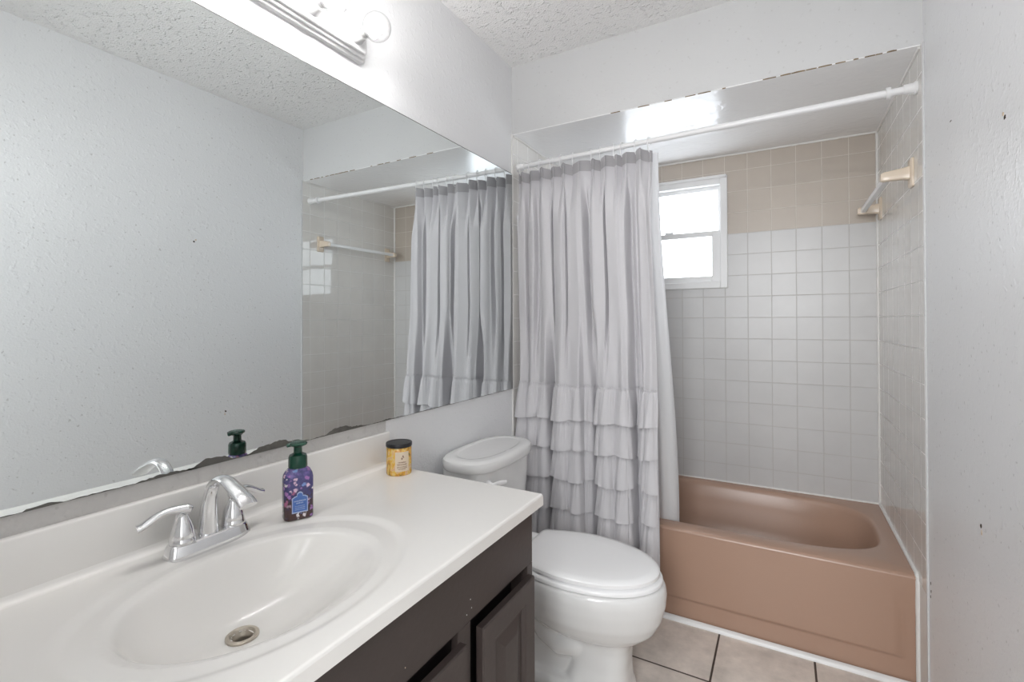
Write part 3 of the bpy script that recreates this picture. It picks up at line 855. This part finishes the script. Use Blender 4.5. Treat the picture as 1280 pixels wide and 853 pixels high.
for (u0, v0, r_) in ((0.002, 0.059, 0.0024), (-0.001, 0.0525, 0.0026), (0.004, 0.0555, 0.0014)):
    kt.loft([[kc(u0 + r_ * math.cos(2 * PI * k / 10), v0 + 1.3 * r_ * math.sin(2 * PI * k / 10), d_) for k in range(10)] for d_ in (0.0005, 0.0009)])
kt.build('label_print', M['brown_ink'], kl)

# ------------------------------------------------------------------ wall mirror
MZ0, MZ1, MY0, MY1 = 0.9297, 1.957, -0.068, D - 0.009
wm_ = thing('wall_mirror', (0.0, 0.97, MZ0), 'large frameless wall mirror with tarnished lower edge', 'mirror')
MB().box((0.0004, MY0, MZ0), (0.0042, MY1, MZ1)).build('backing', M['mirror_edge'], wm_)
MB().box((0.0042, MY0 + 0.001, MZ0 + 0.0012), (0.0060, MY1 - 0.001, MZ1 - 0.0034)).build('silvered_glass', M['mirror'], wm_)
rr_ = random.Random(11)
def blob(y0, y1, h0, bumps, name='tarnish'):
    """irregular dark strip with bumps along the mirror's lower edge"""
    n = max(10, int((y1 - y0) / 0.006)); up_, lo_ = [], []
    ring = []
    for k in range(n + 1):
        t = k / n; y_ = y0 + t * (y1 - y0)
        hgt = h0 * rr_.uniform(0.5, 1.3)
        for (yc, w_, hh) in bumps: hgt += hh * math.exp(-((y_ - yc) / w_) ** 4) * rr_.uniform(0.86, 1.08)
        hgt *= math.sin(PI * min(1, max(0, t)) ) ** 0.25 if 0 < t < 1 else 0.05
        z0 = MZ0 + 0.0006
        ring.append([(0.0059, y_, z0), (0.0066, y_, z0), (0.0066, y_, z0 + hgt), (0.0059, y_, z0 + hgt)])
    return MB().loft(ring).build(name, M['desilver'], wm_)
blob(-0.06, 0.300, 0.0022, [])
blob(0.305, 0.36, 0.004, [(0.33, 0.02, 0.002)])
blob(0.362, 0.47, 0.0018, [])
blob(0.468, 0.60, 0.004, [(0.52, 0.03, 0.002)])
blob(0.56, 0.68, 0.003, [(0.622, 0.034, 0.012), (0.59, 0.02, 0.003)])
blob(0.690, 0.875, 0.003, [(0.755, 0.045, 0.013), (0.81, 0.04, 0.008)])
blob(0.885, 1.10, 0.0025, [(0.972, 0.036, 0.013), (1.03, 0.04, 0.005)])
blob(1.10, 1.26, 0.0025, [(1.17, 0.02, 0.002)])
blob(1.27, 1.55, 0.0018, [])
blob(1.55, 1.99, 0.0014, [])

# ------------------------------------------------------------------ vanity light bar
LB0, LB1, LZ0, LZ1 = 0.190, 1.063, 2.040, 2.150
vl = thing('vanity_light', (0.0, (LB0 + LB1) / 2, (LZ0 + LZ1) / 2), 'white fluted vanity light bar with clear globe bulbs above the mirror', 'light fixture')
pr = MB()
def lring(ins, x_, r=0.010):
    return [(x_, b, a) for a, b, _ in rrect((LZ0 + LZ1) / 2, (LB0 + LB1) / 2, (LZ1 - LZ0) / 2 - ins, (LB1 - LB0) / 2 - ins, r, 0, 4)]
seq = [(0.0, 0.0005)]
for (i0, x0) in ((0.0, 0.006), (0.007, 0.018), (0.014, 0.030)):      # three rounded flutes
    for k in range(7):
        a = PI * k / 6
        seq.append((i0 + 0.0035 - 0.0045 * math.sin(a) * (0.9) , x0 + 0.0055 - 0.0055 * math.cos(a)))
seq += [(0.020, 0.040), (0.024, 0.0415), (0.034, 0.0415)]
pr.loft([lring(i_, x_) for i_, x_ in seq]).build('back_plate', M['white_plastic'], vl, 40)
ZB = (LZ0 + LZ1) / 2 - 0.003
for k in range(6):
    yb = 1.006 - 0.150 * k
    so = MB().lathe([(0.0245, 0.040), (0.0250, 0.044), (0.0225, 0.052), (0.0195, 0.066), (0.0180, 0.070), (0.0165, 0.070)], (0, yb, ZB), 'x', 28).build('socket', M['white_plastic'], vl, 40)
    prof = [(0.0130, 0.068), (0.0140, 0.078), (0.0170, 0.086)]
    R = 0.0400; xc = 0.124
    for q_ in range(18):
        a = math.radians(155) * (1 - q_ / 17); prof.append((R * math.sin(a) if q_ < 17 else 0.0006, xc + R * math.cos(a)))
    bu = MB().lathe(prof, (0, yb, ZB), 'x', 36, False, True).build('bulb', M['bulb_glass'], vl, 60)
    MB().lathe([(0.0118, 0.071), (0.0125, 0.082), (0.0150, 0.090), (0.0250, 0.101), (0.0262, 0.104), (0.0250, 0.1055), (0.0, 0.1055)], (0, yb, ZB), 'x', 28, True, False).build('bulb_light_shield', M['white_plastic'], bu, 50)  # added opaque shield that keeps the core's light off the nearby wall
    MB().sphere((0.1245, yb, ZB), 0.0192, 20, 12, (1.0, 1, 1)).build('glowing_core', M['glow'], bu, 60)

# ------------------------------------------------------------------ toilet
TY = 1.600
tl = thing('toilet', (0.42, TY, 0), 'white two piece toilet with closed elongated lid between vanity and tub', 'toilet')
def egg(xb, xf, hw, z, xw=0.50, back=0.72, rb=0.03, n=28):
    """elongated bowl outline: elliptical front, straight tapered back"""
    pts_ = []
    a = xf - xw
    for k in range(n + 1):
        t = -PI / 2 + PI * k / n
        pts_.append((xw + a * math.cos(t) ** 0.96 if abs(t) < PI / 2 - 1e-6 else xw, TY + hw * math.sin(t), z))
    m_ = 10
    for k in range(1, m_ + 1):
        s_ = k / m_; x_ = xw - (xw - xb - rb) * s_
        pts_.append((x_, TY + hw * (1 - (1 - back) * s_ ** 1.8), z))
    for k in range(1, 6):
        t = PI / 2 * k / 5
        pts_.append((xb + rb - rb * math.sin(t), TY + hw * back - rb * (1 - math.cos(t)), z))
    for k in range(5, 0, -1):
        t = PI / 2 * k / 5
        pts_.append((xb + rb - rb * math.sin(t), TY - hw * back + rb * (1 - math.cos(t)), z))
    for k in range(m_, 0, -1):
        s_ = k / m_; x_ = xw - (xw - xb - rb) * s_
        pts_.append((x_, TY - hw * (1 - (1 - back) * s_ ** 1.8), z))
    return pts_
bw = MB()
bw.loft([egg(0.36, 0.690, 0.085, 0.185, 0.53, 0.8, .02), egg(0.34, 0.725, 0.118, 0.205, 0.52), egg(0.32, 0.758, 0.147, 0.235, 0.51), egg(0.30, 0.780, 0.168, 0.275, 0.505), egg(0.27, 0.793, 0.181, 0.325, 0.50), egg(0.25, 0.796, 0.185, 0.360, 0.50), egg(0.25, 0.792, 0.183, 0.382, 0.50), egg(0.255, 0.784, 0.176, 0.391, 0.50)])
bw.loft([superell(x_, TY, hx, hy, 3.2, z, 40) for (x_, hx, hy, z) in ((0.565, 0.125, 0.108, 0.0), (0.565, 0.123, 0.106, 0.02), (0.572, 0.108, 0.092, 0.045), (0.580, 0.096, 0.084, 0.10), (0.585, 0.094, 0.082, 0.16), (0.590, 0.100, 0.090, 0.21), (0.58, 0.12, 0.11, 0.26))])
# foot running back to the wall, trapway and tank shelf
bw.loft([superell(0.40, TY, 0.215, 0.104, 4, z, 40) for z in (0.0, 0.02)] + [superell(0.40, TY, 0.205, 0.092, 4, 0.036, 40)])
bw.loft([superell(0.42, TY, 0.20, 0.060, 4, z, 40) for z in (0.03, 0.30)])
bw.tube([(0.56, TY - 0.030, 0.19), (0.50, TY - 0.042, 0.150), (0.445, TY - 0.045, 0.140), (0.395, TY - 0.042, 0.165), (0.355, TY - 0.036, 0.215), (0.325, TY - 0.03, 0.265), (0.29, TY - 0.03, 0.300)], [0.045, 0.047, 0.048, 0.048, 0.05, 0.055, 0.06], 20)
bw.tube([(0.56, TY + 0.030, 0.19), (0.50, TY + 0.042, 0.150), (0.445, TY + 0.045, 0.140), (0.395, TY + 0.042, 0.165), (0.355, TY + 0.036, 0.215), (0.325, TY + 0.03, 0.265), (0.29, TY + 0.03, 0.300)], [0.045, 0.047, 0.048, 0.048, 0.05, 0.055, 0.06], 20)
bw.tube([(0.27, TY - 0.03, 0.29), (0.235, TY - 0.03, 0.24), (0.225, TY - 0.03, 0.15), (0.225, TY - 0.03, 0.02)], [0.06, 0.058, 0.056, 0.07], 20, up=(0, 1, 0))
bw.tube([(0.27, TY + 0.03, 0.29), (0.235, TY + 0.03, 0.24), (0.225, TY + 0.03, 0.15), (0.225, TY + 0.03, 0.02)], [0.06, 0.058, 0.056, 0.07], 20, up=(0, 1, 0))
bw.loft([rrect(0.19, TY, 0.15, 0.11, 0.04, 0.27), rrect(0.18, TY, 0.155, 0.14, 0.04, 0.33), rrect(0.18, TY, 0.155, 0.145, 0.04, 0.390)])
bo_ = bw.build('bowl', M['porcelain'], tl, None)
rm = bo_.modifiers.new('blend', 'REMESH'); rm.mode = 'VOXEL'; rm.voxel_size = 0.006; rm.use_smooth_shade = True
sm = bo_.modifiers.new('soften', 'SMOOTH'); sm.factor = 0.5; sm.iterations = 7
# seat and lid
MB().loft([egg(0.275, 0.776, 0.172, 0.3915, 0.50, 0.78), egg(0.270, 0.783, 0.179, 0.395, 0.50, 0.78), egg(0.270, 0.783, 0.179, 0.404, 0.50, 0.78), egg(0.275, 0.778, 0.174, 0.409, 0.50, 0.78)]).build('seat', M['seat_plastic'], tl, 50)
MB().loft([egg(0.305, 0.766, 0.166, 0.4125, 0.50, 0.76), egg(0.300, 0.773, 0.173, 0.416, 0.50, 0.76), egg(0.300, 0.773, 0.173, 0.427, 0.50, 0.76), egg(0.304, 0.768, 0.168, 0.4325, 0.50, 0.76), egg(0.318, 0.745, 0.148, 0.4360, 0.50, 0.76), egg(0.35, 0.69, 0.10, 0.4375, 0.50, 0.76)]).build('seat_lid', M['seat_plastic'], tl, 40)
for sg in (-1, 1):
    MB().box((0.258, TY + sg * 0.075 - 0.022, 0.392), (0.299, TY + sg * 0.075 + 0.022, 0.424), 0.008, 3).build('hinge', M['seat_plastic'], tl, 50)
    MB().lathe([(0.016, 0.0), (0.016, 0.006), (0.011, 0.014), (0.0, 0.017)], (0.34, TY + sg * 0.092, 0.028), 'z', 20, True, False).build('bolt_cap', M['porcelain'], tl, 50)
# tank
TNY = 1.590
MB().loft([superell(0.125, TNY, hx, hy, 4.2, z, 64) for hx, hy, z in ((0.075, 0.150, 0.388), (0.082, 0.165, 0.396), (0.088, 0.178, 0.45), (0.094, 0.190, 0.56), (0.099, 0.199, 0.66), (0.101, 0.203, 0.722))]).build('tank', M['porcelain'], tl, 50)
tkl = MB().loft([superell(0.1335, TNY, hx, hy, n_, z, 72) for hx, hy, n_, z in ((0.102, 0.206, 3.0, 0.718), (0.112, 0.216, 3.0, 0.720), (0.1160, 0.2200, 3.0, 0.726), (0.1165, 0.2205, 3.0, 0.745), (0.1145, 0.2185, 3.0, 0.754), (0.108, 0.212, 3.0, 0.7600), (0.098, 0.201, 2.9, 0.7625), (0.090, 0.190, 2.6, 0.7630), (0.0815, 0.178, 2.3, 0.7632), (0.0785, 0.174, 2.3, 0.7612), (0.074, 0.168, 2.3, 0.7610), (0.05, 0.12, 2.2, 0.7618))]).build('tank_lid', M['porcelain'], tl, 35)
fl_ = MB().lathe([(0.014, 0.0), (0.014, 0.006), (0.009, 0.010), (0.008, 0.018)], (0.217, 1.445, 0.675), 'x', 20)
fl_.tube([(0.234, 1.440, 0.675), (0.243, 1.455, 0.676), (0.248, 1.485, 0.672), (0.250, 1.515, 0.667)], [0.006, 0.008, 0.0085, 0.006], 12, [(1, 1), (0.6, 1.1), (0.5, 1.2), (0.5, 1.1)])
fl_.build('flush_lever', M['seat_plastic'], tl, 50)

# ------------------------------------------------------------------ curtain rod, hooks, curtain, liner
RY, RR = 2.058, 0.0125
def rod_z(x_): return 1.999 + 0.026 * x_ / W
rd = thing('curtain_rod', (W / 2, RY, rod_z(W / 2)), 'white tension shower curtain rod across the tub alcove', 'curtain rod')
MB().tube([(0.010, RY, rod_z(0.01)), (1.20, RY, rod_z(1.2))], RR * 0.92, 24).build('inner_tube', M['white_plastic'], rd, 60)
MB().tube([(0.66, RY, rod_z(0.66)), (W - 0.012, RY, rod_z(W - 0.012))], RR, 24).build('outer_tube', M['white_plastic'], rd, 60)
for x0, sg in ((0.0062, 1), (W - 0.0002, -1)):
    z_ = rod_z(x0)
    MB().lathe([(0.021, 0.0), (0.0215, sg * 0.006), (0.0175, sg * 0.010), (0.0165, sg * 0.035), (0.0145, sg * 0.037)], (x0, RY, z_), 'x', 28).build('end_cap', M['white_plastic'], rd, 45)
MB().lathe([(0.0128, -0.006), (0.0195, -0.006), (0.0195, 0.006), (0.0128, 0.006)], (W - 0.078, RY, rod_z(W - 0.078)), 'x', 28, False, False).build('collar', M['white_plastic'], rd, 45)

HK = [0.027, 0.075, 0.127, 0.187, 0.238, 0.294, 0.382, 0.427, 0.490, 0.524, 0.584, 0.641]
CTOP = 1.962
ORD = ['first', 'second', 'third', 'fourth', 'fifth', 'sixth', 'seventh', 'eighth', 'ninth', 'tenth', 'eleventh', 'twelfth']
hp = []
for k in range(22):      # the open loop over the rod, then the shank down to the cloth
    a = math.radians(-60 + 262 * k / 21)
    hp.append((0.0, 0.0158 * math.cos(a), 0.0020 + 0.0158 * math.sin(a)))
hp += [(0.0, -0.0150, -0.016), (0.0, -0.0125, -0.028), (0.0, -0.0085, -0.038), (0.0, -0.0030, -0.0445), (0.0, 0.0030, -0.0450), (0.0, 0.0065, -0.040), (0.0, 0.0065, -0.034)]
hook_me = None
for i, hx in enumerate(HK):
    if hook_me is None:
        g = MB().tube(hp, 0.0019, 8, up=(1, 0, 0))
        o = g.build('curtain_hook', M['white_plastic'], None, 60)
        hook_me = o
    else:
        o = hook_me.copy(); COL.objects.link(o)
    o.location = (hx, RY, rod_z(hx) + 0.0002)
    o.rotation_euler = (0, 0, math.radians(random.uniform(-28, 28)))
    tag(o, 'white plastic curtain hook on the rod, %s from the mirror wall' % ORD[i], 'curtain hook', 'curtain hooks along the rod')

X0, X1 = 0.012, 0.652
edges = [X0] + HK + [X1]
VAL = [0.185, 0.392, 0.556]                     # deep valleys of the hanging cloth
def top_prof(x_):
    for a, b in zip(edges[:-1], edges[1:]):
        if x_ <= b:
            t = (x_ - a) / (b - a); w_ = b - a
            amp = min(0.046, 0.85 * w_)
            return amp * math.sin(PI * t ** 0.75) ** 0.8 if 0 < t < 1 else 0.0, math.sin(2 * PI * t) * w_ * 0.16
    return 0.0, 0.0
LF = [(0.035, .85), (0.065, .62), (0.10, .95), (0.135, .8), (0.164, .92), (0.182, 0.0), (0.192, 0.0), (0.212, .85), (0.240, 1.0), (0.285, .8), (0.325, .95), (0.338, .50), (0.362, .42), (0.382, 0.0), (0.396, 0.0), (0.416, .85), (0.450, 1.0), (0.484, .72), (0.515, 1.0), (0.534, .85), (0.551, 0.0), (0.562, 0.0), (0.574, .25), (0.586, .2), (0.604, .85), (0.630, 1.0), (0.652, .8)]
MF = [(0.012, .4), (.03, .8), (.062, .85), (.070, .35), (.082, .8), (.112, .95), (.120, .35), (.133, .8), (.17, 1.), (.192, .85), (.200, 0.), (.212, .75), (.25, 1.), (.262, .8), (.270, .4), (.282, .8), (.32, .95), (.352, .9), (.366, 0.), (.380, .8), (.41, 1.), (.44, .85), (.451, .3), (.462, .85), (.50, 1.), (.54, .85), (.554, 0.), (.570, .7), (.588, .4), (.60, .85), (.63, 1.), (.652, .7)]
def pieces(T_, x_):
    if x_ <= T_[0][0]: return T_[0][1] * sstep(T_[0][0] - 0.03, T_[0][0], x_)
    for (a, va), (b, vb) in zip(T_[:-1], T_[1:]):
        if x_ <= b: return va + (vb - va) * sstep(a, b, x_)
    return T_[-1][1]
def base(s_, z_):
    """point of the hanging cloth at width fraction s_ and height z_"""
    x_ = X0 + s_ * (X1 - X0)
    tp, sh = top_prof(x_)
    wob = 0.010 * math.sin(z_ * 3.1 + x_ * 40) * sstep(1.9, 1.3, z_)
    mid = 0.062 * pieces(MF, x_ + wob * 0.6) - 0.004
    low = 0.088 * pieces(LF, x_ + wob * 0.4) - 0.006
    w1 = sstep(1.93, 1.68, z_); w2 = sstep(1.35, 0.93, z_)
    y = (tp * (1 - w1) + mid * w1) * (1 - w2) + low * w2
    dip = 0.006 * math.sin(x_ * 9 + 1) * w2
    xx = x_ + sh * (1 - w1) + 0.005 * math.sin(2 * PI * x_ / 0.061 + 0.8) * w1 * (1 - w2)
    # the hem drifts right and the left edge leaves the wall a little
    xx = X0 + (xx - X0) * (1.0 + 0.042 * sstep(1.95, 0.9, z_) + 0.012 * sstep(0.9, 0.2, z_))
    yb = RY + 0.006 + 0.012 * sstep(1.9, 1.0, z_) - 0.006 * sstep(0.5, 0.35, z_)
    return Vector((xx, yb - y + dip, z_))
def offs(s_, z_, d_):
    e_ = 0.0015
    a, b = base(max(0, s_ - e_), z_), base(min(1, s_ + e_), z_)
    t = (b - a); n_ = Vector((t.y, -t.x, 0)).normalized()
    if n_.y > 0: n_ = -n_
    n_ = (n_ + Vector((0, -0.6, 0))).normalized()
    return base(s_, z_) + n_ * d_
cu_ = thing('shower_curtain', (0.34, RY, 0.14), 'grey fabric shower curtain with ruffled lower tiers', 'shower curtain')
SEAM = 0.958
def top_edge(s_):
    x_ = X0 + s_ * (X1 - X0); return CTOP + 0.026 * x_ / W + 0.004 * math.sin(x_ * 55)
pn = MB().grid(lambda u, v: tuple(base(u, 0.16 + v * (top_edge(u) - 0.002 - 0.16))), 460, 110)
o = pn.build('panel', M['curtain'], cu_, 180, fix=False)
hb_ = MB()
hb_.grid(lambda u, v: tuple(offs(u, top_edge(u) - 0.048 + 0.048 * v, 0.0016)), 460, 5)
hb_.build('header_band', M['curtain_band'], cu_, 180, fix=False)
hems = [(SEAM, 0.808), (0.830, 0.676), (0.700, 0.545), (0.570, 0.412), (0.436, 0.280), (0.304, 0.150)]
for i, (za, zb) in enumerate(hems):
    ph_ = random.uniform(0, 6)
    def ruf(u, v, za=za, zb=zb, ph_=ph_, i=i):
        z_ = za + (zb - za) * v + 0.007 * v * math.sin(u * 23 + ph_) + 0.010 * v * (u - 0.4)
        fl__ = 0.004 + 0.023 * v ** 0.75
        ga = math.sin(2 * PI * (u * 15 + 0.6 * math.sin(u * 17 + ph_)) + ph_)
        gb = math.sin(2 * PI * (u * 71) + 2 * ph_ + 3 * v)
        d_ = fl__ + 0.0040 * ga * v + 0.0010 * gb * (1 - v)
        d_ *= 0.45 + 0.55 * min(1, pieces(LF, X0 + u * (X1 - X0)) * 1.25)
        if v < 0.04: d_ = 0.0022 + 0.0015 * (0.5 + 0.5 * gb)
        return tuple(offs(u, z_, d_))
    rf_ = MB().grid(ruf, 520, 26)
    if i == 0:
        rf_.grid(lambda u, v: tuple(offs(u, SEAM + 0.010 * v, 0.0022 + 0.0045 * v * (0.5 + 0.5 * math.sin(2 * PI * u * 85)))), 520, 3)
    rf_.build('ruffle', M['curtain'], cu_, 180, fix=False)

# liner hanging inside the tub
ln_ = MB()
def liner(u, v):
    z_ = 0.20 + v * (CTOP + 0.008 - 0.20)
    x_ = 0.030 + u * 0.640
    k = sstep(1.95, 0.40, z_)
    xx = x_ + 0.058 * u * k
    y = RY + 0.036 + 0.118 * k + 0.013 * math.sin(2 * PI * (u * 9.5 + 0.1 * math.sin(z_ * 3))) * (0.35 + 0.65 * (1 - 0.5 * v)) + 0.004 * math.sin(u * 90)
    if u > 0.93: y -= (u - 0.93) * 0.10
    return (xx, y, z_)
ln_.grid(liner, 240, 70)
tag(ln_.build('curtain_liner', M['liner'], None, 180, fix=False), 'plain white shower liner hanging inside the tub behind the ruffled curtain', 'shower liner')

# ------------------------------------------------------------------ towel bar on the tiled right wall
TBZ = 1.756
tw = thing('towel_bar', (W, 2.44, TBZ), 'towel bar with cream ceramic brackets on the tiled shower wall', 'towel bar')
for yy in (2.135, 2.745):
    br = MB()
    br.loft([[(W - d_, a, b) for a, b, _ in rrect(yy, TBZ + 0.004, hy, hz, 0.006, 0, 4)] for (d_, hy, hz) in ((0.0002, 0.024, 0.050), (0.006, 0.024, 0.050), (0.010, 0.020, 0.046), (0.011, 0.013, 0.022))])
    br.loft([[(W - d_, a, b) for a, b, _ in rrect(yy, TBZ + 0.004 + dz, hy, hz, min(hy, hz) * 0.45, 0, 4)] for (d_, hy, hz, dz) in ((0.008, 0.016, 0.024, 0), (0.030, 0.0135, 0.020, 0), (0.060, 0.013, 0.0175, -0.002), (0.082, 0.013, 0.0165, -0.004), (0.090, 0.010, 0.0130, -0.005))])
    br.build('bracket', M['cream_ceramic'], tw, 45)
MB().loft([[(W - 0.069 + a, yy, TBZ + b) for a, b, _ in rrect(0, 0, 0.0095, 0.0095, 0.002, 0, 3)] for yy in (2.148, 2.732)]).build('bar', M['white_plastic'], tw, 45)
